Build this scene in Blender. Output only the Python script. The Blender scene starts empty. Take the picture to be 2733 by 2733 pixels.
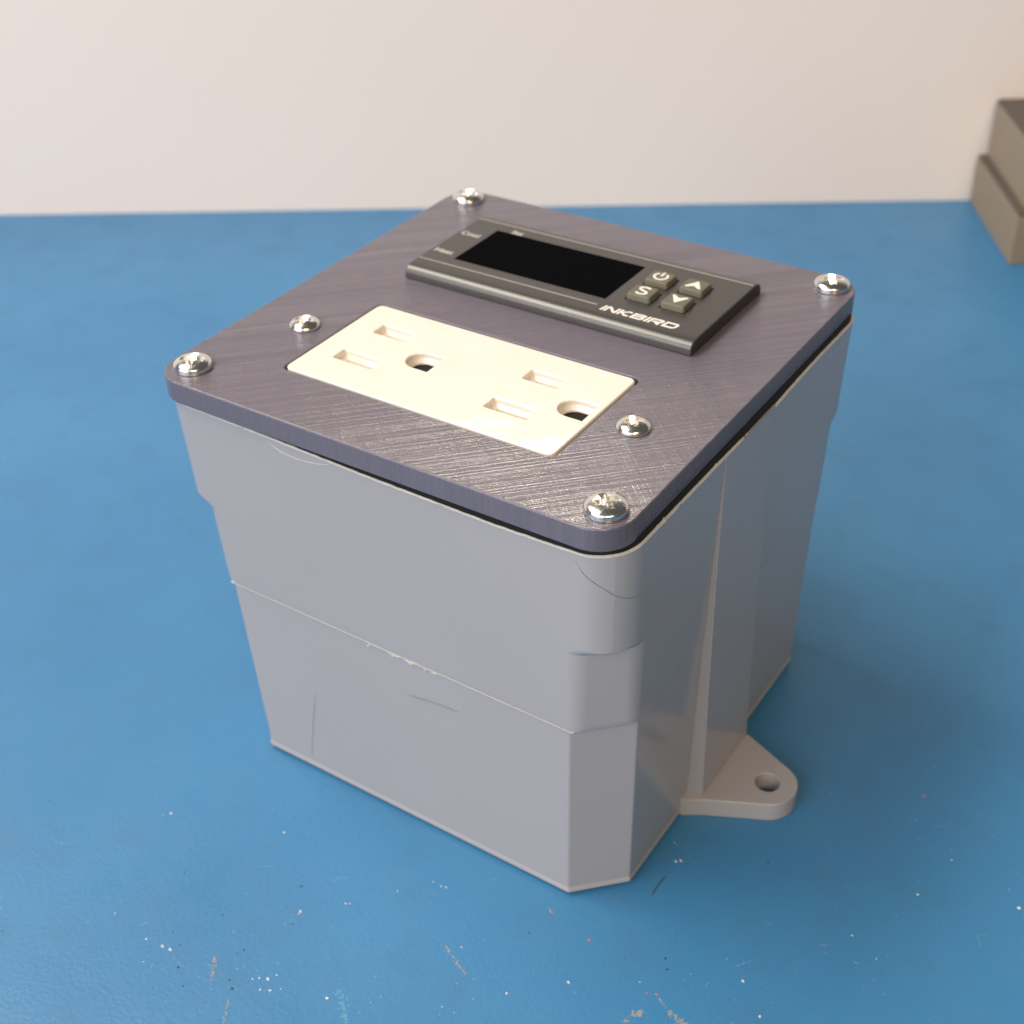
import bpy, bmesh, math, random
from mathutils import Vector, Matrix
random.seed(7)
S = bpy.context.scene
COL = S.collection
H = 107.0                      # box height below the lid's top surface, mm
def P(x, y, z):                # millimetres relative to the lid's top centre -> metres, table top at z = 0
    return Vector((x * .001, y * .001, (z + H) * .001))

# ------------------------------------------------------------------ camera
cam = bpy.data.cameras.new('camera'); cam_o = bpy.data.objects.new('camera', cam); COL.objects.link(cam_o)
yaw, pit, rol = -0.600, -0.620, 0.033
fw = Vector((math.sin(yaw) * math.cos(pit), math.cos(yaw) * math.cos(pit), math.sin(pit)))
rt = fw.cross(Vector((0, 0, 1))).normalized(); dn = fw.cross(rt)
r2 = math.cos(rol) * rt + math.sin(rol) * dn; d2 = -math.sin(rol) * rt + math.cos(rol) * dn
mw = Matrix((r2, -d2, -fw)).transposed().to_4x4(); mw.translation = P(149.83, -226.15, 143.36)
cam_o.matrix_world = mw
cam.sensor_width = 36; cam.lens = 36 * 1.348; cam.clip_start = .01; cam.clip_end = 50
cam.dof.use_dof = True; cam.dof.focus_distance = .262; cam.dof.aperture_fstop = 21
S.camera = cam_o

# ------------------------------------------------------------------ light
w = bpy.data.worlds.new('World'); S.world = w; w.use_nodes = True
bg = w.node_tree.nodes['Background']; bg.inputs[0].default_value = (1, .95, .9, 1); bg.inputs[1].default_value = .09
def area(name, loc, size, power, col, tgt=(0, 0, .08)):
    l = bpy.data.lights.new(name, 'AREA'); l.shape = 'RECTANGLE'; l.size, l.size_y = size
    l.energy = power; l.color = col
    o = bpy.data.objects.new(name, l); COL.objects.link(o); o.location = loc
    o.rotation_euler = (Vector(tgt) - Vector(loc)).to_track_quat('-Z', 'Y').to_euler()
    return o
area('ceiling_light', (-.82, -.30, 1.55), (1.1, .55), 28, (1, .925, .84))
area('window_light', (-.42, -1.60, .95), (1.7, 1.2), 30.5, (.945, .94, 1))
area('side_lamp', (.80, -.85, 1.0), (.5, .4), 9.5, (1, .75, .49))
area('far_lamp', (-.864, 1.269, 1.214), (.30, .11), 8.5, (1, .90, .72), (0, 0, .107))

S.view_settings.view_transform = 'Standard'; S.view_settings.look = 'None'
S.view_settings.exposure = 0; S.view_settings.gamma = 1

# ------------------------------------------------------------------ materials
class NT:
    def __init__(s, name):
        s.m = bpy.data.materials.new(name); s.m.use_nodes = True; s.t = s.m.node_tree
        s.b = s.t.nodes['Principled BSDF']; s.tc = s.t.nodes.new('ShaderNodeTexCoord')
        s.mm = s.vec(s.tc.outputs['Object'], scale=(1000, 1000, 1000))
    def n(s, t, **k):
        o = s.t.nodes.new(t)
        for a, v in k.items(): setattr(o, a, v)
        return o
    def l(s, a, b): s.t.links.new(a, b)
    def vec(s, src, scale=(1, 1, 1), rot=(0, 0, 0)):
        o = s.n('ShaderNodeMapping'); o.inputs['Scale'].default_value = scale; o.inputs['Rotation'].default_value = rot
        s.l(src, o.inputs['Vector']); return o.outputs[0]
    def noise(s, src, scale, detail=3, rough=.5, dist=0):
        o = s.n('ShaderNodeTexNoise'); o.inputs['Scale'].default_value = scale; o.inputs['Detail'].default_value = detail
        o.inputs['Roughness'].default_value = rough; o.inputs['Distortion'].default_value = dist
        s.l(src, o.inputs['Vector']); return o.outputs['Fac']
    def math(s, op, a, b=None, c=None):
        o = s.n('ShaderNodeMath', operation=op)
        for i, v in enumerate((a, b, c)):
            if v is None: continue
            if isinstance(v, (int, float)): o.inputs[i].default_value = v
            else: s.l(v, o.inputs[i])
        return o.outputs[0]
    def ramp(s, fac, stops):
        o = s.n('ShaderNodeValToRGB'); e = o.color_ramp.elements
        while len(e) < len(stops): e.new(.5)
        for k, (p, c) in zip(e, stops):
            k.position = p; k.color = c if len(c) == 4 else (*c, 1)
        s.l(fac, o.inputs[0]); return o.outputs[0]
    def mix(s, fac, a, b):
        o = s.n('ShaderNodeMix', data_type='RGBA')
        for i, v in ((0, fac), (6, a), (7, b)):
            if isinstance(v, (int, float)): o.inputs[i].default_value = v
            elif isinstance(v, tuple): o.inputs[i].default_value = (*v, 1)
            else: s.l(v, o.inputs[i])
        return o.outputs[2]
    def bump(s, h, dist, strength=1, prev=None):
        o = s.n('ShaderNodeBump'); o.inputs['Distance'].default_value = dist; o.inputs['Strength'].default_value = strength
        s.l(h, o.inputs['Height'])
        if prev: s.l(prev, o.inputs['Normal'])
        return o.outputs[0]
    def set(s, **k):
        for a, v in k.items():
            i = s.b.inputs[a.replace('_', ' ')]
            if isinstance(v, (int, float)): i.default_value = v
            elif isinstance(v, tuple): i.default_value = (*v, 1) if len(v) == 3 and i.type == 'RGBA' else v
            else: s.l(v, i)
        return s
def plain(name, col, rough=.5, var=.12, scale=.4, **k):
    t = NT(name); f = t.noise(t.mm, scale, 4)
    c = t.mix(f, tuple(x * (1 - var) for x in col), tuple(min(1, x * (1 + var)) for x in col))
    t.set(Base_Color=c, Roughness=rough, **k); return t.m

M = {}
# blue bench top
t = NT('blue_bench'); big = t.noise(t.mm, .011, 4, .55); mid = t.noise(t.mm, .06, 5, .6); fine = t.noise(t.mm, 1.6, 4, .65)
c = t.mix(t.ramp(big, [(.3, (0, 0, 0)), (.7, (1, 1, 1))]), (.033, .168, .352), (.047, .203, .396))
c = t.mix(t.math('MULTIPLY', t.ramp(mid, [(.52, (0, 0, 0)), (.75, (1, 1, 1))]), .35), c, (.050, .130, .230))
c = t.mix(t.math('MULTIPLY', t.ramp(fine, [(.35, (0, 0, 0)), (.75, (1, 1, 1))]), .22), c, (.060, .225, .400))
scf = t.noise(t.vec(t.mm, (.22, .9, 1), (0, 0, .6)), 1., 5, .7, .6)
msk = t.noise(t.mm, .035, 3)
sc = t.math('MULTIPLY', t.ramp(scf, [(.66, (0, 0, 0)), (.74, (1, 1, 1))]), t.ramp(msk, [(.45, (0, 0, 0)), (.65, (1, 1, 1))]))
c = t.mix(t.math('MULTIPLY', sc, .30), c, (.22, .42, .58))
v = t.n('ShaderNodeTexVoronoi'); v.inputs['Scale'].default_value = .28; t.l(t.mm, v.inputs['Vector'])
dots = t.ramp(t.math('ADD', v.outputs['Distance'], t.math('MULTIPLY', t.noise(t.mm, 1.1), .16)), [(.115, (1, 1, 1)), (.15, (0, 0, 0))])
c = t.mix(t.math('MULTIPLY', dots, .30), c, (.25, .45, .60))
h = t.math('ADD', t.noise(t.mm, .9, 4, .65), t.math('MULTIPLY', t.noise(t.mm, .12, 2), .6))
t.set(Base_Color=c, Roughness=t.ramp(mid, [(.3, (.33,) * 3), (.7, (.46,) * 3)]), Normal=t.bump(h, .00016, .5)); M['bench'] = t.m
# wall
t = NT('cream_wall'); f = t.noise(t.mm, .008, 4)
t.set(Base_Color=t.mix(f, (.83, .75, .675), (.855, .775, .70)), Roughness=.75, Normal=t.bump(t.noise(t.mm, .5, 3), .0001, .3)); M['wall'] = t.m
# grey moulded PVC
t = NT('grey_pvc'); f = t.noise(t.mm, .03, 4); g = t.noise(t.mm, .8, 4, .6)
t.set(Base_Color=t.mix(f, (.356, .344, .348), (.381, .368, .371)), Roughness=t.ramp(t.noise(t.mm, .02, 3, .5), [(.3, (.12,) * 3), (.7, (.18,) * 3)]), Normal=t.bump(t.noise(t.mm, 2.2, 2, .5), .00001, .35)); M['pvc'] = t.m
M['rim'] = plain('cut_pvc_edge', (.66, .64, .60), .7, .15, 1.5)
M['chip'] = plain('chipped_pvc', (.60, .59, .58), .6)
# printed lid
t = NT('printed_purple_grey_plastic')
def lines(ang, pitch):
    sx = t.n('ShaderNodeSeparateXYZ'); t.l(t.vec(t.mm, (1, 1, 1), (0, 0, ang)), sx.inputs[0])
    p = t.math('DIVIDE', sx.outputs[0], pitch)
    wn = t.n('ShaderNodeTexWhiteNoise', noise_dimensions='1D'); t.l(t.math('FLOOR', p), wn.inputs['W'])
    tri = t.math('PINGPONG', p, .5)
    tilt = t.math('MULTIPLY', t.math('FRACT', p), t.math('SUBTRACT', wn.outputs['Value'], .5))
    return t.math('ADD', t.math('MULTIPLY', tri, .8), t.math('MULTIPLY', tilt, 1.6)), wn.outputs['Value']
h1, w1 = lines(math.radians(45), .46); h2, w2 = lines(math.radians(-45), .46)
brk = t.noise(t.mm, .5, 4, .6); brk2 = t.noise(t.mm, 2.4, 3, .6)
h = t.math('ADD', t.math('MULTIPLY', h1, t.ramp(brk, [(.25, (.5,) * 3), (.7, (1,) * 3)])), t.math('MULTIPLY', h2, .2))
h = t.math('ADD', h, t.math('MULTIPLY', brk2, .45))
sz = t.n('ShaderNodeSeparateXYZ'); t.l(t.mm, sz.inputs[0])
h = t.math('ADD', h, t.math('MULTIPLY', t.math('PINGPONG', t.math('DIVIDE', sz.outputs[2], .30), .5), 1.1))
big = t.noise(t.mm, .05, 3)
c = t.mix(t.math('MULTIPLY', w1, .5), (.122, .106, .132), (.168, .147, .170)); c = t.mix(t.math('MULTIPLY', big, .5), c, (.152, .136, .180))
t.set(Base_Color=c, Roughness=.23, Specular_IOR_Level=.95, Subsurface_Weight=.12, Subsurface_Radius=(.002, .002, .0025), Normal=t.bump(h, .00011, .9)); M['lid'] = t.m
M['foam'] = plain('black_foam_gasket', (.006, .006, .006), .95, .5, 3)
# zinc screws
t = NT('zinc_plated_steel'); f = t.noise(t.mm, .5, 3); g = t.noise(t.mm, 2.5, 4)
t.set(Base_Color=t.mix(f, (.79, .775, .73), (.85, .85, .84)), Metallic=1., Roughness=t.ramp(g, [(.3, (.15,) * 3), (.7, (.26,) * 3)]),
      Normal=t.bump(t.noise(t.mm, 1.2, 3), .00010, .6)); M['zinc'] = t.m
t = NT('ivory_plastic')
t.set(Base_Color=t.mix(t.noise(t.mm, .05, 3), (.77, .705, .615), (.80, .73, .635)), Roughness=.08, Normal=t.bump(t.noise(t.mm, .10, 2), .0006, .5)); M['ivory'] = t.m
M['shutter'] = plain('ivory_shutter', (.72, .64, .52), .35, .03)
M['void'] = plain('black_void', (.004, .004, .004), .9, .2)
# controller
t = NT('dark_bronze_bezel'); g = t.noise(t.mm, 5, 3, .7)
t.set(Base_Color=t.mix(g, (.079, .075, .070), (.113, .107, .100)), Metallic=.5, Roughness=.30, Normal=t.bump(g, .00003, .6)); M['bezel'] = t.m
M['bezel_end'] = plain('dark_bezel_end', (.028, .025, .023), .5, .2, 2)
M['trim'] = plain('pale_trim', (.30, .28, .25), .35, .2, 2)
M['screen'] = plain('black_glossy_screen', (.003, .003, .004), .32, .1, .1, Specular_IOR_Level=.02, IOR=1.12)
M['button'] = plain('olive_rubber', (.135, .130, .092), .62, .15, 2)
M['print'] = plain('cream_print', (.82, .78, .70), .5, .05)
M['print_grey'] = plain('grey_print', (.62, .60, .55), .5, .05)
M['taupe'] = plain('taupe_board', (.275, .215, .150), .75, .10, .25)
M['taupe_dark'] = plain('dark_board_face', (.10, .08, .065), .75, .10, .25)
M['crumb'] = plain('white_crumb', (.55, .56, .56), .7, .1, 3)
M['pale'] = plain('pale_blue_scuff', (.10, .27, .42), .7, .3, 2)
M['dark'] = plain('dark_speck', (.012, .03, .06), .7, .3, 2)
M['beige'] = plain('beige_smear', (.27, .26, .245), .7, .35, 2.5)
M['red'] = plain('red_speck', (.55, .12, .10), .6, .2, 3)
M['hair'] = plain('dark_hair', (.09, .085, .085), .5, .2, 3)
M['grey_fibre'] = plain('grey_fibre', (.20, .20, .225), .5, .2, 3)

# ------------------------------------------------------------------ mesh helpers
def link(name, me, mat, parent=None, smooth=None):
    if mat: me.materials.append(M[mat])
    o = bpy.data.objects.new(name, me); COL.objects.link(o)
    if parent: o.parent = parent
    if smooth is not None:
        me.polygons.foreach_set('use_smooth', [True] * len(me.polygons))
        me.set_sharp_from_angle(angle=math.radians(smooth))
        md = o.modifiers.new('weighted', 'WEIGHTED_NORMAL'); md.keep_sharp = True; md.weight = 100
    return o
def mesh(verts, faces, fix=True):
    me = bpy.data.meshes.new('m'); me.from_pydata([tuple(v) for v in verts], [], faces)
    if fix:
        bm = bmesh.new(); bm.from_mesh(me); bmesh.ops.recalc_face_normals(bm, faces=bm.faces); bm.to_mesh(me); bm.free()
    me.update(); return me
def tag(o, label, cat=None, kind=None, group=None):
    o['label'] = label
    if cat: o['category'] = cat
    if kind: o['kind'] = kind
    if group: o['group'] = group
    return o
def fillet(poly, rad, K=6):
    out = []; n = len(poly)
    for i in range(n):
        p = Vector(poly[i]); a = (Vector(poly[i - 1]) - p).normalized(); b = (Vector(poly[(i + 1) % n]) - p).normalized()
        R = rad[i] if isinstance(rad, (list, tuple)) else rad
        half = a.angle(b) / 2; tl = R / math.tan(half)
        cen = p + (a + b).normalized() * (R / math.sin(half)); s = p + a * tl - cen; e = p + b * tl - cen
        ang = s.angle(e) if R > 1e-6 else 0
        cr = s.x * e.y - s.y * e.x
        for k in range(K + 1):
            q = Matrix.Rotation((ang if cr > 0 else -ang) * k / K, 2) @ s
            out.append(tuple(cen + q))
    return out
def rrect(x0, y0, x1, y1, r, K=6):
    return fillet([(x0, y0), (x1, y0), (x1, y1), (x0, y1)], r, K)
def plate(polys, z0, z1, bevel, bres=2):
    """solid plate with holes (first polygon outer, the rest holes), mm"""
    cu = bpy.data.curves.new('c', 'CURVE'); cu.dimensions = '2D'; cu.fill_mode = 'BOTH'
    for pl in polys:
        sp = cu.splines.new('POLY'); sp.points.add(len(pl) - 1); sp.use_cyclic_u = True
        for q, (x, y) in zip(sp.points, pl): q.co = (x, y, 0, 1)
    cu.extrude = (z1 - z0) / 2 - bevel; cu.bevel_depth = bevel; cu.bevel_resolution = bres; cu.offset = -bevel
    o = bpy.data.objects.new('c', cu); COL.objects.link(o)
    dg = bpy.context.evaluated_depsgraph_get(); me = bpy.data.meshes.new_from_object(o.evaluated_get(dg))
    bpy.data.objects.remove(o); me.materials.clear()
    bm = bmesh.new(); bm.from_mesh(me); bmesh.ops.remove_doubles(bm, verts=bm.verts, dist=1e-4)
    bmesh.ops.recalc_face_normals(bm, faces=bm.faces)
    for vv in bm.verts: vv.co = P(vv.co.x, vv.co.y, vv.co.z + (z0 + z1) / 2)
    bm.to_mesh(me); bm.free(); return me
def loft(rings, cap0=False, cap1=False):
    n = len(rings[0]); V = [v for r in rings for v in r]; F = []
    for i in range(len(rings) - 1):
        for k in range(n):
            F.append((i * n + k, i * n + (k + 1) % n, (i + 1) * n + (k + 1) % n, (i + 1) * n + k))
    if cap0: F.append(tuple(range(n)))
    if cap1: F.append(tuple((len(rings) - 1) * n + k for k in range(n)))
    return V, F
def box(x0, x1, y0, y1, z0, z1, bev=0.0):
    bm = bmesh.new(); vs = [bm.verts.new(P(x, y, z)) for z in (z0, z1) for y in (y0, y1) for x in (x0, x1)]
    for f in ((0, 2, 3, 1), (4, 5, 7, 6), (0, 1, 5, 4), (2, 6, 7, 3), (0, 4, 6, 2), (1, 3, 7, 5)): bm.faces.new([vs[i] for i in f])
    if bev: bmesh.ops.bevel(bm, geom=bm.edges, offset=bev * .001, segments=3, affect='EDGES', profile=.6)
    me = bpy.data.meshes.new('b'); bm.to_mesh(me); bm.free(); return me
def tube(pts, r, n=6, taper=True):
    pts = [Vector(p) for p in pts]; dense = []
    for i in range(len(pts) - 1):                 # Catmull-Rom
        a, b, c_, d_ = pts[max(i - 1, 0)], pts[i], pts[i + 1], pts[min(i + 2, len(pts) - 1)]
        for k in range(6):
            u = k / 6; dense.append(.5 * ((2 * b) + (c_ - a) * u + (2 * a - 5 * b + 4 * c_ - d_) * u * u + (3 * b - a - 3 * c_ + d_) * u ** 3))
    dense.append(pts[-1]); rings = []
    for i, p in enumerate(dense):
        tg = (dense[min(i + 1, len(dense) - 1)] - dense[max(i - 1, 0)]).normalized()
        a = tg.orthogonal().normalized(); b = tg.cross(a); e = i / (len(dense) - 1)
        rr = r * (1 if not taper else max(.35, min(1, 6 * e, 6 * (1 - e))))
        rings.append([p + (a * math.cos(2 * math.pi * k / n) + b * math.sin(2 * math.pi * k / n)) * rr for k in range(n)])
    rings = [[P(*v) for v in r_] for r_ in rings]
    return mesh(*loft(rings, True, True))
def stroke(pts, wd, closed=False):
    """mitred outline strip of a polyline -> list of (left, right) pairs"""
    n = len(pts); out = []
    for i in range(n):
        p = Vector(pts[i]); a = Vector(pts[i - 1]) if (closed or i > 0) else None; b = Vector(pts[(i + 1) % n]) if (closed or i < n - 1) else None
        d1 = (p - a).normalized() if a is not None else (b - p).normalized(); dd2 = (b - p).normalized() if b is not None else d1
        n1 = Vector((-d1.y, d1.x)); n2 = Vector((-dd2.y, dd2.x)); m = (n1 + n2)
        m = m.normalized() if m.length > 1e-6 else n1
        k = wd / 2 / max(.45, m.dot(n1)); out.append((p + m * k, p - m * k))
    return out
def strokes_mesh(items, z0, thick, xf):
    """items: (points, width, closed); xf maps 2-D to lid mm; strokes at slightly different heights"""
    V, F = [], []
    for j, (pts, wd, cl) in enumerate(items):
        st = stroke(pts, wd, cl); zt = z0 + thick + .006 * j; base = len(V); n = len(st)
        for a, b in st:
            for q in (a, b):
                x, y = xf(q.x, q.y); V.append(P(x, y, zt)); V.append(P(x, y, z0))
        for i in range(n if cl else n - 1):
            a = base + 4 * i; b = base + 4 * ((i + 1) % n)
            F += [(a, a + 2, b + 2, b), (a, b, b + 1, a + 1), (a + 2, a + 3, b + 3, b + 2), (a + 1, b + 1, b + 3, a + 3)]
        if not cl:
            a = base; b = base + 4 * (n - 1); F += [(a, a + 1, a + 3, a + 2), (b, b + 2, b + 3, b + 1)]
    return mesh(V, F)
def poly_mesh(poly, z0, z1):
    n = len(poly); V = [P(x, y, z) for z in (z0, z1) for x, y in poly]
    F = [tuple(range(n)), tuple(range(n, 2 * n))] + [(i, (i + 1) % n, n + (i + 1) % n, n + i) for i in range(n)]
    return mesh(V, F)
def text_mesh(s, x, y, z, size, sx=1.0, bold=.012):
    cu = bpy.data.curves.new('t', 'FONT'); cu.body = s; cu.size = size; cu.extrude = .02; cu.offset = bold * size
    o = bpy.data.objects.new('t', cu); COL.objects.link(o)
    dg = bpy.context.evaluated_depsgraph_get(); me = bpy.data.meshes.new_from_object(o.evaluated_get(dg))
    bpy.data.objects.remove(o); me.materials.clear()
    for vv in me.vertices: vv.co = P(x + vv.co.x * sx, y + vv.co.y, z + vv.co.z)
    return me

# ------------------------------------------------------------------ the setting
WA = Vector((-377.4, 137.5)); WD = Vector((.8488, .5288)).normalized(); WN = Vector((WD.y, -WD.x))   # foot of the wall, along it, and out of it
def wp(s, o, z):                                  # s along the wall, o out of it towards the bench, z above the bench
    q = WA + WD * s + WN * o; return P(q.x, q.y, z - H)
def wbox(s0, s1, o0, o1, z0, z1, bev=0):
    bm = bmesh.new(); vs = [bm.verts.new(wp(s, o, z)) for z in (z0, z1) for o in (o0, o1) for s in (s0, s1)]
    for f in ((0, 2, 3, 1), (4, 5, 7, 6), (0, 1, 5, 4), (2, 6, 7, 3), (0, 4, 6, 2), (1, 3, 7, 5)): bm.faces.new([vs[i] for i in f])
    bmesh.ops.recalc_face_normals(bm, faces=bm.faces)
    if bev: bmesh.ops.bevel(bm, geom=bm.edges, offset=bev * .001, segments=3, affect='EDGES', profile=.6)
    me = bpy.data.meshes.new('b'); bm.to_mesh(me); bm.free(); return me
o = link('bench_top', wbox(-900, 1500, -25, 1150, -30, 0), 'bench'); o['kind'] = 'structure'; o['label'] = 'scuffed blue bench top with white specks'
o = link('wall', wbox(-900, 1500, -22, 0, .0, 360), 'wall'); o['kind'] = 'structure'; o['label'] = 'plain cream wall panel behind the bench'

# ------------------------------------------------------------------ the enclosure
root = bpy.data.objects.new('outlet_controller_box', None); COL.objects.link(root); root.empty_display_size = .05
tag(root, 'grey plastic junction box with purple grey lid, ivory power outlet and temperature controller', 'electrical box')

def octo(hs, c, R, seg=0):
    hx0, hx1, hy0, hy1 = -hs, hs, -hs, hs
    poly = [(hx0 + c, hy0), (hx1 - c, hy0), (hx1, hy0 + c), (hx1, hy1 - c), (hx1 - c, hy1), (hx0 + c, hy1), (hx0, hy1 - c), (hx0, hy0 + c)]
    R = min(R, c * .7071 / math.tan(math.radians(22.5)) * .999)
    pts = fillet(poly, R, 6); out = []
    for i, p in enumerate(pts):
        out.append(p)
        if seg and i % 14 == 13:                   # the end of a side's second corner: next comes a chamfer or a long side
            pass
    if not seg: return out
    full = []; n = len(out)
    for i in range(n):
        a = Vector(out[i]); b = Vector(out[(i + 1) % n]); full.append(tuple(a))
        if i % 14 == 6:                            # long side follows vertices 0, 2, 4, 6
            for k in range(1, seg): full.append(tuple(a.lerp(b, k / seg)))
    return full
RZ = [(-57, -6.3), (-44, -6.4), (-30, -6.5), (-17, -6.6), (-6, -6.9), (4, -7.5), (14, -6.9), (22, -6.6), (32, -6.4), (57, -6.6)]
RF = [(-57, -5.6), (-30, -6.1), (0, -7.0), (30, -7.4), (46, -7.0), (57, -6.4)]
def lerp_table(T_, u):
    for (a, za), (c_, zc) in zip(T_, T_[1:]):
        if a <= u <= c_: return za + (zc - za) * (u - a) / (c_ - a)
    return T_[0][1] if u < T_[0][0] else T_[-1][1]
def rim_z(x, y):
    k = max(0, min(1, (y + 56.9) / 8.5))                      # blends round the near corner
    if x > 48: return lerp_table(RF, x) * (1 - k) + lerp_table(RZ, y) * k
    if y < -48: return lerp_table(RF, x)
    return -6.0
SEG = 40
def hs_at(z): return 57.0 - .0321 * (-z - 7)
lev = [(z, hs_at(z) + d_, c, R) for z, d_, c, R in ((-7, 0, 4.95, 8.4), (-30.3, 0, 4.95, 8.4), (-30.7, 0, 5.2, 8.2), (-32.3, 0, 8.5, 6), (-32.6, 0, 8.8, 6), (-51.6, 0, 8.9, 5), (-53.2, -.03, 9.0, 5), (-53.7, -.1, 9.2, 3),
       (-53.85, -.16, 10.1, .9), (-104.3, 0, 10.1, .9), (-104.55, .04, 10.1, .9), (-105.15, .24, 10.1, .9), (-105.6, .31, 10.1, .9), (-105.95, .2, 10.1, .9), (-106.35, -.2, 10.0, .9), (-106.7, -1.0, 9.8, .9), (-107, -2.3, 9.6, .9))]
rings = []
for i, (z, hs, c, R) in enumerate(lev):
    ring = octo(hs, c, R, SEG)
    rings.append([P(x, y, rim_z(x, y) if i == 0 else (z + (1 - (x + 55) / 55) * .5 if 5 <= i <= 8 and y < -40 else z)) for x, y in ring])
inner = [P(x, y, -8.6) for x, y in octo(54.3, 4.5, 7.5, SEG)]; inner2 = [P(x, y, -40) for x, y in octo(53.5, 4.5, 7.5, SEG)]
body = link('box_body', mesh(*loft([inner2, inner] + rings, True, True)), 'pvc', root, 22)
# pale ragged cut edge along the top of the walls
def jag_ring(off, dz, amp):
    out = []
    for (x, y) in octo(57.0 + off, 4.95, 8.4, 150):
        s = math.atan2(y, x) * 57
        j = amp * (.5 * math.sin(s * 1.7) * math.sin(s * .37 + 1) + .5 * random.uniform(-1, 1) * (1 if random.random() < .25 else .25))
        if random.random() < .012: j += amp * 2.2
        if x > 50 and -50 < y < 5 and random.random() < .02: j += amp * 5
        out.append(P(x + random.uniform(-.03, .03), y + random.uniform(-.03, .03), rim_z(x, y) + dz + j))
    return out
link('rim', mesh(*loft([jag_ring(-.2, -.36, .04), jag_ring(.05, -.30, .07), jag_ring(.09, -.06, .07), jag_ring(-.08, .03, .10), jag_ring(-1.6, .05, .03), jag_ring(-1.7, -.6, 0)])), 'rim', body, 50)
bv, bf = [], []
for y, r in ((-44.5, .3), (-41, .35), (-37.2, .6), (-35.8, .4), (-30, .25), (-24.5, .3), (-16, .35), (-9, .2)):
    for k in range(2):
        cx, cy, cz = 57.0 + random.uniform(0, .2), y + random.uniform(-.4, .4), rim_z(57, y) + random.uniform(-.1, .25); b_ = len(bv)
        for dx, dy, dz in ((1, 0, 0), (0, 1, 0), (-1, 0, 0), (0, -1, 0), (0, 0, 1), (0, 0, -1)):
            q = r * random.uniform(.35, 1.0); bv.append(P(cx + dx * q * .5, cy + dy * q, cz + dz * q * .8))
        bf += [(b_ + a, b_ + (a + 1) % 4, b_ + c_) for a in range(4) for c_ in (4, 5)]
o = link('burr', mesh(bv, bf), 'rim', body); o['kind'] = 'stuff'
# upright panel on the side and the screw-down tab at its foot
pv = []
for z, x in ((-6.9, 57.12), (-38, 57.0), (-70, 57.3), (-107, 57.9)):
    y0, y1, i_ = -15.4 - 1.1 * (-z / 107), 8.0, 6.0
    pv.append([P(x - i_, y0, z), P(x, y0, z), P(x, y1, z), P(x - i_, y1 + .0, z)])
pm = mesh(*loft(pv, True, True)); bm = bmesh.new(); bm.from_mesh(pm)
bmesh.ops.bevel(bm, geom=[e for e in bm.edges if abs(e.verts[0].co.z - e.verts[1].co.z) > .01 and all(v_.co.x > .0565 for v_ in e.verts)], offset=.00035, segments=3, affect='EDGES'); bm.to_mesh(pm); bm.free()
link('side_panel', pm, 'pvc', body, 30)
tip, rad = (68.9, -4.0), 7.2
def tangent(px, py, sgn):
    dx, dy = px - tip[0], py - tip[1]; dd = math.hypot(dx, dy); a = math.atan2(dy, dx) + sgn * math.acos(rad / dd); return a
a0 = tangent(58.3, -17.2, 1); a1 = tangent(58.3, 8.2, -1)
while a1 < a0: a1 += 2 * math.pi
arc = [(tip[0] + rad * math.cos(a0 + (a1 - a0) * k / 24), tip[1] + rad * math.sin(a0 + (a1 - a0) * k / 24)) for k in range(25)]
tab = [(52, -19.6), (54.6, -19.6), (58.3, -17.2)] + arc + [(58.3, 8.2), (52, 8.2)]
hole = [(tip[0] + 2.95 * math.cos(-2 * math.pi * k / 32), tip[1] + 2.95 * math.sin(-2 * math.pi * k / 32)) for k in range(32)]
link('mounting_tab', plate([tab, hole], -107, -101.6, .3), 'pvc', body, 40)
# scratches and chips on the front face
def face_y(z): return -hs_at(z)
link('scratch', tube([(x, face_y(z) - .01, z) for x, z in ((-26.4, -7.1), (-22.4, -8.8), (-17.5, -9.1), (-12.5, -8.4), (-9.5, -7.4))], .07), 'chip', body, 60)
def seam_z(x): return -53.75 + (1 - (x + 55) / 55) * .5
sv = []
for k in range(60):
    x = -46.2 + 92.4 * k / 59; z = seam_z(x); y = face_y(z); a = random.uniform(.7, 1.3)
    sv.append([P(x, y + .4, z + .16), P(x, y - .13 * a, z + .02), P(x, y + .05, z - .16), P(x, y + .4, z - .16)])
link('mould_line', mesh(*loft(sv, True, True)), 'pvc', body)
cv, cf = [], []
for k in range(22):
    x = 4.5 + random.gauss(0, 4.2); z = seam_z(x) - random.uniform(-.05, .45) - (.5 if random.random() < .2 else 0); L = random.uniform(.3, 1.6); hgt = random.uniform(.04, .15); b = len(cv); y = face_y(z) - random.uniform(.08, .2)
    cv += [P(x, y, z), P(x + L, y, z - .05), P(x + L * .8, y, z - hgt), P(x + L * .2, y, z - hgt * .7), P(x, y + .7, z), P(x + L, y + .7, z), P(x + L * .8, y + .7, z - hgt), P(x + L * .2, y + .7, z - hgt)]
    cf += [(b, b + 1, b + 2, b + 3), (b, b + 1, b + 5, b + 4), (b + 1, b + 2, b + 6, b + 5), (b + 2, b + 3, b + 7, b + 6), (b + 3, b, b + 4, b + 7)]
o = link('chip', mesh(cv, cf), 'chip', body); o['kind'] = 'stuff'

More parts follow.
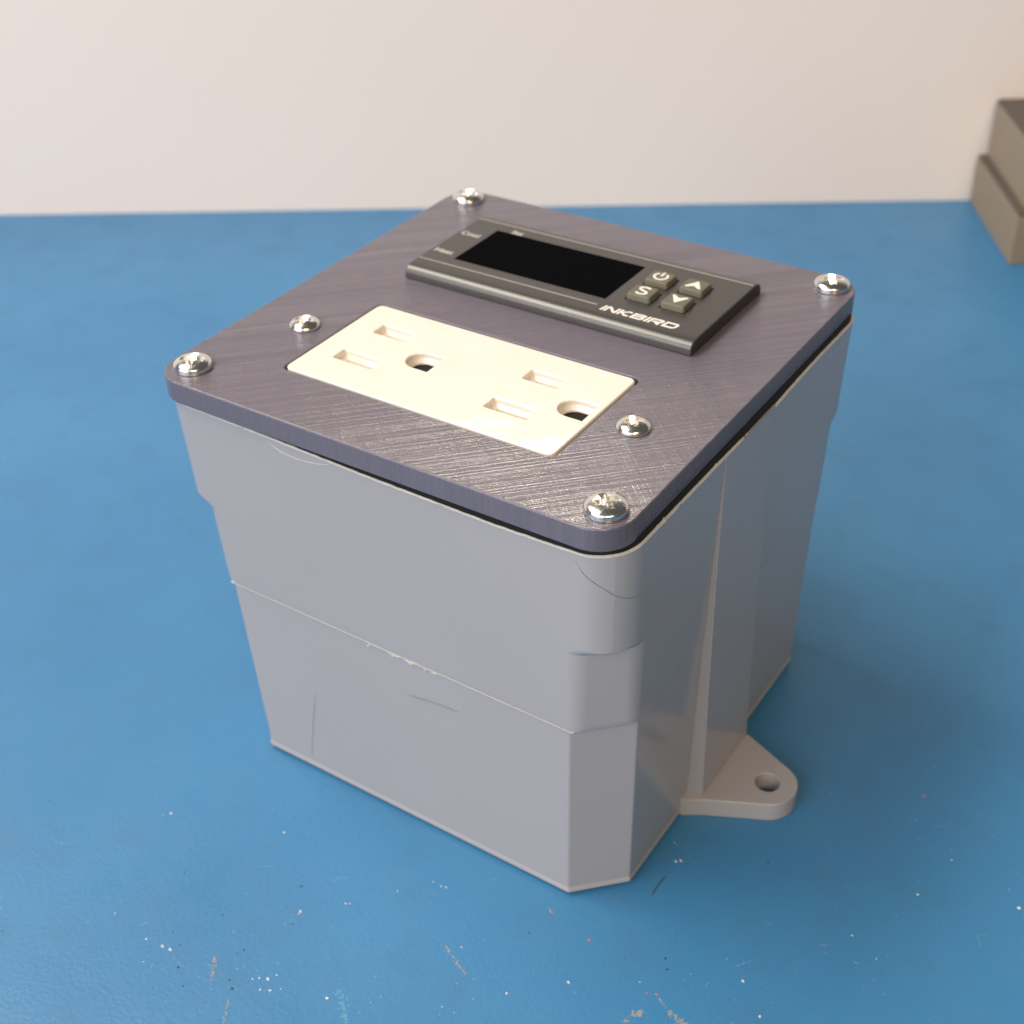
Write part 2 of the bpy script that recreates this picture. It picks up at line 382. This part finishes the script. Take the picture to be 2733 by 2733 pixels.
# gasket and lid
LX0, LX1, LY0, LY1 = -56.9, 56.3, -58.0, 57.2
g = plate([rrect(-56.6, -56.75, 56.55, 56.6, 8.3, 12), rrect(-50, -50, 50, 50, 4)[::-1]], -8.4, -4.7, .1)
link('gasket', g, 'foam', root)
lid_hole = rrect(-34.1, -41.75, 33.45, -7.35, 1.6)[::-1]
ctl_hole = rrect(-35, 9, 36, 37, .8)[::-1]
lid = link('lid', plate([rrect(LX0, LY0, LX1, LY1, 7.8, 14), lid_hole, ctl_hole], -5.15, 0, .35, 3), 'lid', root, 40)

# screws
def lathe(prof, n=64):
    V, F = [], []
    for r, z in prof[:-1] if prof[-1][0] == 0 else prof: V += [(r * math.cos(2 * math.pi * k / n), r * math.sin(2 * math.pi * k / n), z) for k in range(n)]
    m = len(V) // n
    for i in range(m - 1):
        for k in range(n): F.append((i * n + k, i * n + (k + 1) % n, (i + 1) * n + (k + 1) % n, (i + 1) * n + k))
    if prof[-1][0] == 0:
        V.append((0, 0, prof[-1][1])); F += [((m - 1) * n + k, (m - 1) * n + (k + 1) % n, len(V) - 1) for k in range(n)]
    F.append(tuple(range(n - 1, -1, -1)))
    return V, F
def cutter(arm, wid, top, bot, foot):
    V = []; F = []
    def cross(a, w_, z): return [(w_, -a, z), (w_, -w_, z), (a, -w_, z), (a, w_, z), (w_, w_, z), (w_, a, z), (-w_, a, z), (-w_, w_, z), (-a, w_, z), (-a, -w_, z), (-w_, -w_, z), (-w_, -a, z)]
    V = cross(arm, wid, top) + cross(foot, wid * .62, bot)
    for k in range(12): F.append((k, (k + 1) % 12, 12 + (k + 1) % 12, 12 + k))
    F += [tuple(range(12)), tuple(range(23, 11, -1))]; return V, F
def screw_mesh(R, rim, dome):
    prof = [(R * .92, -.02), (R, .12), (R, rim)]
    for k in range(1, 13):
        a = math.pi / 2 * k / 12; prof.append((R * math.cos(a) ** .9 if k < 12 else 0, rim + dome * math.sin(a) ** 1.0))
    bm1 = mesh(*[x for x in lathe(prof)]); cm = mesh(*cutter(R * .70, R * .20, rim + dome + .3, rim * .1, R * .36))
    a = bpy.data.objects.new('a', bm1); b = bpy.data.objects.new('b', cm); COL.objects.link(a); COL.objects.link(b)
    md = a.modifiers.new('x', 'BOOLEAN'); md.object = b; md.operation = 'DIFFERENCE'; md.solver = 'EXACT'
    dg = bpy.context.evaluated_depsgraph_get(); me = bpy.data.meshes.new_from_object(a.evaluated_get(dg))
    bpy.data.objects.remove(a); bpy.data.objects.remove(b)
    for vv in me.vertices: vv.co *= .001
    me.polygons.foreach_set('use_smooth', [True] * len(me.polygons)); me.set_sharp_from_angle(angle=math.radians(32)); me.materials.append(M['zinc'])
    return me
big_s, small_s = screw_mesh(4.1, .9, 1.35), screw_mesh(3.5, .3, 1.5)
for x, y, rz in ((-50.5, -51.2, .45), (50.5, -51.2, .85), (50.5, 51.2, .5), (-50.5, 51.2, .2)):
    o = bpy.data.objects.new('corner_screw', big_s); COL.objects.link(o); o.parent = root; o.location = P(x, y, .02); o.rotation_euler = (0, 0, rz)
for x, rz in ((-42.05, .3), (41.25, .7)):
    o = bpy.data.objects.new('outlet_screw', small_s); COL.objects.link(o); o.parent = root; o.location = P(x, -24.7, .02); o.rotation_euler = (0, 0, rz)

# ------------------------------------------------------------------ power outlet
slots = [(-22.75, -17.45, 8.2, 4.0), (-22.3, -30.65, 10.2, 4.0), (16.55, -17.6, 8.6, 4.0), (16.75, -31.0, 10.2, 4.0)]
def dshape(cx, cy, s=1.0):                        # rounded towards the slots, flat away from them
    r = 3.25 * s; pts = [(cx + 3.4 * s, cy - r), (cx + 3.4 * s, cy + r)]
    pts += [(cx - .3 * s + r * math.cos(a), cy + r * math.sin(a)) for a in [math.pi / 2 + math.pi * k / 20 for k in range(21)]]
    return pts
grounds = [(-9.9, -24.3), (27.9, -24.4)]
outer = rrect(-33.74, -41.35, 32.96, -8.05, 1.7, 8)
holes = [rrect(cx - lx / 2, cy - ly / 2, cx + lx / 2, cy + ly / 2, .35, 3)[::-1] for cx, cy, lx, ly in slots] + [dshape(cx, cy)[::-1] for cx, cy in grounds]
out = link('power_outlet', plate([outer] + holes, -3.2, .16, .38, 3), 'ivory', root, 40)
tag(out, 'ivory double power outlet face')
for i, (cx, cy, lx, ly) in enumerate(slots):
    r0 = [(cx - lx / 2 - .3, cy - ly / 2 - .3), (cx + lx / 2 + .3, cy - ly / 2 - .3), (cx + lx / 2 + .3, cy + ly / 2 + .3), (cx - lx / 2 - .3, cy + ly / 2 + .3)]
    k = 1.25; r1 = [(cx - lx / 2 + k, cy - ly / 2 + .55), (cx + lx / 2 - .3, cy - ly / 2 + .55), (cx + lx / 2 - .3, cy + ly / 2 - .75), (cx - lx / 2 + k, cy + ly / 2 - .75)]
    R3 = [[P(x, y, -.7) for x, y in r0], [P(x, y, -1.9) for x, y in r1], [P(x, y, -3.6) for x, y in r1]]
    link('slot', mesh(*loft(R3)), 'ivory', out)
    x0, x1, y0, y1 = r1[0][0], r1[1][0], r1[0][1], r1[2][1]
    link('slot_shutter', box(x0 - .1, x1 + .1, y0 + (.35 if i in (1, 2) else .75 if i == 3 else .1), y1 + .1, -3.6, -2.7 if i != 3 else -2.9), 'shutter', out)
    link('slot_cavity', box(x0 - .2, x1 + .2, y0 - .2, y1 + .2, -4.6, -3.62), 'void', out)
for cx, cy in grounds:
    d0, d1 = dshape(cx, cy, 1.08), dshape(cx + .2, cy - .2, .86)
    link('ground_socket', mesh(*loft([[P(x, y, -.7) for x, y in d0], [P(x, y, -1.9) for x, y in d1], [P(x, y, -2.3) for x, y in d1]])), 'ivory', out, 40)
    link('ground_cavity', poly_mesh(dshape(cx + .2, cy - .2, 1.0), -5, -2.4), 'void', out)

# ------------------------------------------------------------------ temperature controller
KX0, KX1, KY0, KY1, KT = -37.15, 37.85, 5.9, 40.4, 3.2
prof = [(KY0 + .25, 0.0), (KY0, .3), (KY0, 1.1)]
prof += [(KY0 + 2.6 - 2.6 * math.cos(a), 1.1 + 2.0 * math.sin(a)) for a in [math.pi / 2 * k / 8 for k in range(1, 9)]]
prof += [(KY0 + 4.2, KT), (KY1 - 3.2, KT)]
prof += [(KY1 - 2.2 + 2.2 * math.sin(a), .9 + 2.2 * math.cos(a)) for a in [math.pi / 2 * k / 8 for k in range(0, 9)]] + [(KY1, 0.0)]
xs = [KX0, KX0 + .25, KX1 - .25, KX1]; rings = []
for i, x in enumerate(xs):
    k = .15 if i in (0, 3) else 0
    rings.append([P(x, y + (k if y < 20 else -k), max(0, z - k)) for y, z in prof])
km = mesh(*loft(rings, True, True))
km.materials.append(M['bezel']); km.materials.append(M['bezel_end'])
for p in km.polygons:
    if abs(p.normal.x) > .9: p.material_index = 1
ctl = link('temperature_controller', km, None, root, 28); tag(ctl, 'dark bronze temperature controller with black display and four buttons')
link('display', box(-29.05, 12.0, 14.75, 33.15, KT - 1, KT + .06), 'screen', ctl)
link('trim_line', box(KX0 + .3, 12.0, 11.15, 11.55, KT - .5, KT + .13), 'trim', ctl)
link('trim_line', box(KX0 + .3, KX1 - .3, 36.75, 37.15, KT - .5, KT + .13), 'trim', ctl)
bts = [('power', 15.8, 25.3), ('set', 15.8, 17.1), ('up', 24.4, 25.5), ('down', 24.3, 17.1)]
BW, BH, BT = 5.9, 5.6, KT + 1.45
def cr_spline(pts, n=6, closed=False):
    pts = [Vector(p) for p in pts]; o_ = []
    for i in range(len(pts) - 1):
        a, b, c_, d_ = pts[max(i - 1, 0)], pts[i], pts[i + 1], pts[min(i + 2, len(pts) - 1)]
        for k in range(n):
            u = k / n; o_.append(tuple(.5 * ((2 * b) + (c_ - a) * u + (2 * a - 5 * b + 4 * c_ - d_) * u * u + (3 * b - a - 3 * c_ + d_) * u ** 3)))
    return o_ + [tuple(pts[-1])]
for nm, bx, by in bts:
    link('button_well', box(bx - .3, bx + BW + .3, by - .25, by + BH + .25, KT - .5, KT + .012), 'void', ctl)
    r0 = rrect(bx, by, bx + BW, by + BH, .7); r1 = rrect(bx + .12, by + .12, bx + BW - .12, by + BH - .12, .7); r2_ = rrect(bx + .5, by + .5, bx + BW - .5, by + BH - .5, .6)
    bm_ = mesh(*loft([[P(x, y, KT - .3) for x, y in r0], [P(x, y, BT - .35) for x, y in r1], [P(x, y, BT - .1) for x, y in rrect(bx + .25, by + .25, bx + BW - .25, by + BH - .25, .7)], [P(x, y, BT) for x, y in r2_]], False, True))
    link('button', bm_, 'button', ctl, 50)
    cx, cy = bx + BW / 2, by + BH / 2; xf = lambda x, y, cx=cx, cy=cy: (cx + x, cy + y)
    if nm == 'power':
        arc_ = [(1.55 * math.sin(a), 1.55 * math.cos(a)) for a in [.62 + (2 * math.pi - 1.24) * k / 26 for k in range(27)]]
        sm = strokes_mesh([(arc_, .55, False), ([(0, .15), (0, 2.05)], .55, False)], BT - .02, .05, xf)
    elif nm == 'set':
        ss = cr_spline([(1.15, 1.25), (.55, 1.62), (-.35, 1.62), (-1.1, 1.15), (-.95, .45), (0, 0), (.95, -.45), (1.1, -1.15), (.35, -1.62), (-.55, -1.62), (-1.2, -1.2)])
        sm = strokes_mesh([(ss, .62, False)], BT - .02, .05, xf)
    else:
        k = 1 if nm == 'up' else -1
        sm = poly_mesh([(cx + x, cy + k * y) for x, y in ((0, 1.75), (1.95, -1.5), (1.5, -1.75), (0, -.75), (-1.5, -1.75), (-1.95, -1.5))], BT - .02, BT + .035)
    link('button_symbol', sm, 'print', ctl)
# brand lettering: wide slanted capitals
hb, T = 1.0, .235
i0 = T / 2
def L_I(x): return [([(x, 0), (x, 1)], T, False)], .24
def L_N(x): return [([(x, 0), (x, 1 - i0), (x + .12, 1 - i0), (x + .86, i0), (x + .98, i0), (x + .98, 1)], T, False)], 1.22
def L_K(x): return [([(x, 0), (x, 1)], T, False), ([(x + .98, 1 - i0), (x + .62, 1 - i0), (x + .2, .5), (x + .62, i0), (x + 1.02, i0)], T * .95, False)], 1.22
def L_B(x): return [([(x, i0), (x, 1 - i0), (x + .92, 1 - i0), (x + 1.02, .78), (x + .9, .52), (x + 1.04, .26), (x + .92, i0)], T, True), ([(x + .1, .52), (x + .9, .52)], T * .8, False)], 1.28
def L_R(x): return [([(x, 0), (x, 1 - i0), (x + .95, 1 - i0), (x + 1.06, .70), (x + .92, .42), (x + .2, .42)], T, False), ([(x + .55, .40), (x + 1.0, 0)], T * 1.05, False)], 1.3
def L_D(x): return [([(x, i0), (x, 1 - i0), (x + .92, 1 - i0), (x + 1.08, .72), (x + 1.08, .28), (x + .92, i0)], T, True)], 1.3
items, x = [], 0
for fn in (L_I, L_N, L_K, L_B, L_I, L_R, L_D):
    it, adv = fn(x); items += it; x += adv + .12
wid = x - .12
fx = lambda u, v: (13.3 + (u + .12) * 18.4 / wid + (v * .55), 9.75 + v * 2.35)
link('brand_lettering', strokes_mesh(items, KT - .02, .04, fx), 'print', ctl)
for s_, x_, y_, sc_ in (('Cool', -36.1, 27.2, 2.5), ('Heat', -36.2, 16.2, 2.5), ('Set', -25.4, 33.5, 2.3)):
    link('printed_word', text_mesh(s_, x_, y_, KT + .03, sc_, 1.05), 'print_grey', ctl)

# ------------------------------------------------------------------ boxes at the wall
def board_box(name, s0, s1, o0, o1, z0, z1, label):
    e = bpy.data.objects.new(name, None); COL.objects.link(e); e.location = wp((s0 + s1) / 2, (o0 + o1) / 2, z0); e.rotation_euler = (0, 0, math.atan2(WD.y, WD.x)); e.empty_display_size = .02
    bpy.context.view_layer.update()
    lidh = 1.2
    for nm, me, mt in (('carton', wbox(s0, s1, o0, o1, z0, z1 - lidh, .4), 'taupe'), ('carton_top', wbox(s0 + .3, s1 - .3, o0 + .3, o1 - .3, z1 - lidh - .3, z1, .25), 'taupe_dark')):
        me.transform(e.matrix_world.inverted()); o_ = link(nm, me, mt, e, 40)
    tag(e, label, 'box', group='taupe boxes stacked against the wall')
    return e
sA = (Vector((-4.0, 367.0)) - WA).dot(WD)
board_box('flat_box', sA + .5, sA + 120, 1.5, 66.5, 0, 21.8, 'wider taupe box lying on the blue bench, under the other box')
board_box('flat_box', sA + 4.2, sA + 116, 2.5, 62, 21.8, 46.6, 'narrower taupe box resting on top of the other box')

# ------------------------------------------------------------------ crumbs, scuffs and fibres
WHITE= [(-62.5, -124.8), (-39.4, -112.0), (-32.0, -111.0), (-28.4, -113.2), (-24.1, -112.7), (-22.0, -112.4), (-24.6, -117.8), (-4.4, -90.2), (-4.4, -89.5), (-1.6, -108.4), (2.1, -104.9), (-0.5, -107.5), (1.2, -106.7), (1.6, -109.5), (3.5, -108.6), (5.1, -107.1), (15.0, -103.6), (23.4, -99.5), (2.8, -82.3), (3.6, -81.9), (-50.0, -83.8), (-22.7, -73.9), (15.9, -66.9), (18.2, -67.0), (19.3, -66.7), (10.6, -73.4), (31.5, -78.1), (46.2, -82.5), (41.0, -87.4), (24.3, -97.2), (36.6, -92.4), (39.5, -92.2), (55.7, -73.3), (68.5, -65.3), (57.0, -27.9), (59.8, -32.6), (60.6, -31.8), (81.7, 5.4), (112.8, 1.0), (109.7, -12.5), (129.7, -4.3), (126.3, -0.5), (101.6, -30.5), (108.2, -33.5), (86.7, -53.5), (93.3, -59.4)]
PALE= [(8.3, -106.4), (-52.5, -79.2), (-55.5, -79.5), (-31.7, -92.9), (-22.4, -58.2), (-7.2, -107.1), (-5.3, -107.1), (-10.0, -103.8), (-36.5, -127.8), (-43.8, -122.3), (-9.8, -113.9), (55.5, -25.4), (76.5, -57.8), (81.4, -50.2), (86.6, -53.5), (69.8, -40.2), (81.0, -56.7), (1.9, -58.5), (7.7, -68.8), (24.3, -68.4), (36.4, -86.4), (31.7, -71.2), (39.2, -69.9), (100.6, 8.7), (101.9, 8.0), (103.2, 6.1), (104.4, 4.5), (105.3, 3.6), (106.7, 1.9), (107.9, 0.7), (112.5, -2.2), (104.9, -13.4), (121.5, -7.0), (99.2, -24.4), (100.4, -30.9), (95.2, -36.1), (107.3, -38.7), (108.9, -45.8), (118.9, -38.8), (81.3, -50.3), (88.8, -55.4), (88.9, -61.3), (116.2, 15.0), (126.3, 5.3), (99.8, -18.2), (75.5, -30.5), (83.8, -25.6)]
DARK= [(-34.5, -95.3), (-78.2, -96.9), (-21.0, -110.4), (-24.7, -108.8), (-17.2, -114.8), (-13.0, -117.7), (-18.1, -121.4), (-5.6, -111.3), (-3.7, -112.6), (-8.3, -103.9), (-8.8, -105.4), (-18.6, -99.5), (-8.9, -83.9), (-12.2, -100.9), (-57.2, -128.8), (-3.7, -93.0), (70.2, -57.2), (71.8, -59.5), (41.9, -67.1), (77.7, -21.7), (71.7, 87.4), (70.8, 83.5)]
BEIGE= [[(-12.5, -108.7), (-10.7, -110.8), (-8.7, -113.8)], [(-2.5, -114.9), (-1.1, -117.1), (0.6, -119.9)], [(28.5, -79.6), (31.8, -81.3), (36.1, -83.3)], [(73.5, -66.4), (74.8, -67.2), (76.4, -67.9)], [(76.8, -68.0), (79.1, -68.9), (81.5, -69.1)], [(72.4, -71.2), (71.6, -72.5), (70.4, -75.5)], [(42.0, -59.2), (42.8, -59.6), (43.5, -60.0)]]
SCUFF= [[(15.3, -100.7), (18.7, -103.0), (22.3, -106.2)], [(-20.4, -113.6), (-17.6, -113.9), (-14.2, -114.4)], [(-22.4, -120.1), (-22.2, -118.0), (-22.6, -115.3)], [(-3.6, -79.3), (-3.1, -77.5), (-1.4, -76.4)], [(-67.5, -105.0), (-65.0, -104.1), (-62.5, -102.2)], [(-21.1, -84.8), (-19.8, -83.8), (-18.1, -83.0)], [(-44.1, -140.0), (-43.9, -139.2), (-43.9, -138.2)], [(96.6, -36.8), (97.5, -36.1), (98.9, -35.0)], [(104.0, -36.7), (104.8, -36.7), (105.5, -36.6)], [(83.7, -50.9), (84.9, -49.5), (86.3, -47.5)], [(124.2, -16.6), (125.0, -15.7), (126.2, -15.1)], [(124.5, -16.5), (125.2, -17.6), (125.9, -18.6)], [(84.2, -37.0), (84.8, -37.1), (85.6, -37.1)], [(106.2, 8.2), (107.6, 9.6), (109.1, 11.5)]]
RED= [(100.8, 16.5), (72.8, -66.0), (71.0, -66.8), (53.9, -61.7)]
FIB= [[(59.7, -44.1), (59.6, -40.9), (59.7, -37.8)]]

def crumbs(name, pts, r0, r1, mat, label, flat=.6, sink=.0):
    V, F = [], []
    for (x, y) in pts:
        r = r0 + (r1 - r0) * random.random() ** 2; b = len(V); a0 = random.uniform(0, 6.3); st = random.uniform(.7, 1.5)
        for k in range(7):
            a = a0 + 2 * math.pi * k / 7; rr = r * random.uniform(.65, 1.15)
            V.append(P(x + rr * math.cos(a) * st, y + rr * math.sin(a), -H))
        for k in range(7):
            a = a0 + 2 * math.pi * (k + .3) / 7; rr = r * random.uniform(.4, .8)
            V.append(P(x + rr * math.cos(a) * st, y + rr * math.sin(a), -H + r * flat * random.uniform(.7, 1.2)))
        V.append(P(x, y, -H + r * flat * 1.25))
        for k in range(7):
            F += [(b + k, b + (k + 1) % 7, b + 7 + (k + 1) % 7, b + 7 + k), (b + 7 + k, b + 7 + (k + 1) % 7, b + 14)]
        F.append(tuple(b + k for k in range(7)))
    o_ = link(name, mesh(V, F), mat); o_['kind'] = 'stuff'; o_['label'] = label; return o_
def smears(name, lst, widths, mat, label):
    V, F = [], []
    for pts, wd in zip(lst, widths):
        dense = [Vector(p) for p in cr_spline(pts, 9)]; n = len(dense); ln = sum((dense[i + 1] - dense[i]).length for i in range(n - 1))
        for k in range(int(10 + 7 * ln)):
            e = random.random(); i = min(n - 2, int(e * (n - 1))); p = dense[i].lerp(dense[i + 1], e * (n - 1) - i); tg = (dense[i + 1] - dense[i]).normalized(); nr = Vector((-tg.y, tg.x))
            env = .2 + .8 * math.sin(math.pi * (.1 + .8 * e)); q = p + nr * random.gauss(0, wd * .24 * env)
            a = random.uniform(.12, .42) * (.5 + .3 * wd); c_ = random.uniform(.06, .2) * (.5 + .6 * wd) * env; tw = random.uniform(-.5, .5); d1 = (tg * math.cos(tw) + nr * math.sin(tw)); d2_ = Vector((-d1.y, d1.x)); b0 = len(V); hz = .02 + .0006 * (k % 40)
            for m in range(7):
                th = 2 * math.pi * m / 7; w_ = random.uniform(.55, 1.1); v_ = q + d1 * a * w_ * math.cos(th) + d2_ * c_ * w_ * math.sin(th); V.append(P(v_.x, v_.y, -H + hz)); v_ = q + (v_ - q) * 1.1; V.append(P(v_.x, v_.y, -H))
            F.append(tuple(b0 + 2 * m for m in range(7))); F += [(b0 + 2 * m, b0 + 2 * ((m + 1) % 7), b0 + 2 * ((m + 1) % 7) + 1, b0 + 2 * m + 1) for m in range(7)]
    o_ = link(name, mesh(V, F), mat); o_['kind'] = 'stuff'; o_['label'] = label; return o_
crumbs('white_crumbs', WHITE, .12, .42, 'crumb', 'tiny white crumbs scattered over the blue bench')
crumbs('pale_flecks', PALE + [(x + random.gauss(0, 2.6), y + random.gauss(0, 2.6)) for x, y in PALE + WHITE for k in range(2)], .05, .30, 'pale', 'pale blue flecks scattered over the bench', .12)
crumbs('dark_specks', DARK, .16, .40, 'dark', 'dark specks of dirt on the bench', .25)
crumbs('red_specks', RED, .25, .45, 'red', 'small red specks on the bench', .25)
smears('beige_smears', BEIGE, (1.2, .7, 1.0, .5, 1.8, 2.0, .8), 'beige', 'beige dried smears on the front of the bench')
smears('pale_scuffs', SCUFF, (2.2,) + (.35,) * 13, 'pale', 'pale scuff marks on the bench')
f = link('dark_fibre', tube([(x, y, -H + .13) for x, y in FIB[0]], .13), 'hair', None, 60); tag(f, 'short dark fibre lying on the bench below the mounting tab', 'fibre')
hp = [(47.6, -57.05, -8.6), (49.0, -57.0, -10.9), (50.8, -56.55, -12.5), (52.6, -55.75, -13.9), (54.2, -54.45, -15.7), (55.7, -52.4, -17.3), (56.6, -50.0, -18.1), (56.95, -48.2, -17.9)]
f = link('hair', tube(hp, .033), 'hair', None, 60); tag(f, 'thin curved dark hair clinging to the rounded corner of the grey box', 'hair')
f = link('hair', tube([(3.4, face_y(-64.8) - .07, -64.8), (7.8, face_y(-64) - .07, -63.9), (12.8, face_y(-63) - .07, -63.2), (17.4, face_y(-63) - .05, -63.0)], .075), 'grey_fibre', None, 60); tag(f, 'short dark hair on the front of the grey box, below the chipped seam', 'hair')
f = link('hair', tube([(-25, face_y(-78) - .06, -78.4), (-27.1, face_y(-87) - .06, -87.1), (-29.2, face_y(-97) - .06, -97.3), (-30.3, face_y(-103) - .04, -103.1)], .035), 'grey_fibre', None, 60); tag(f, 'faint upright grey hair near the bottom edge of the box front', 'hair')
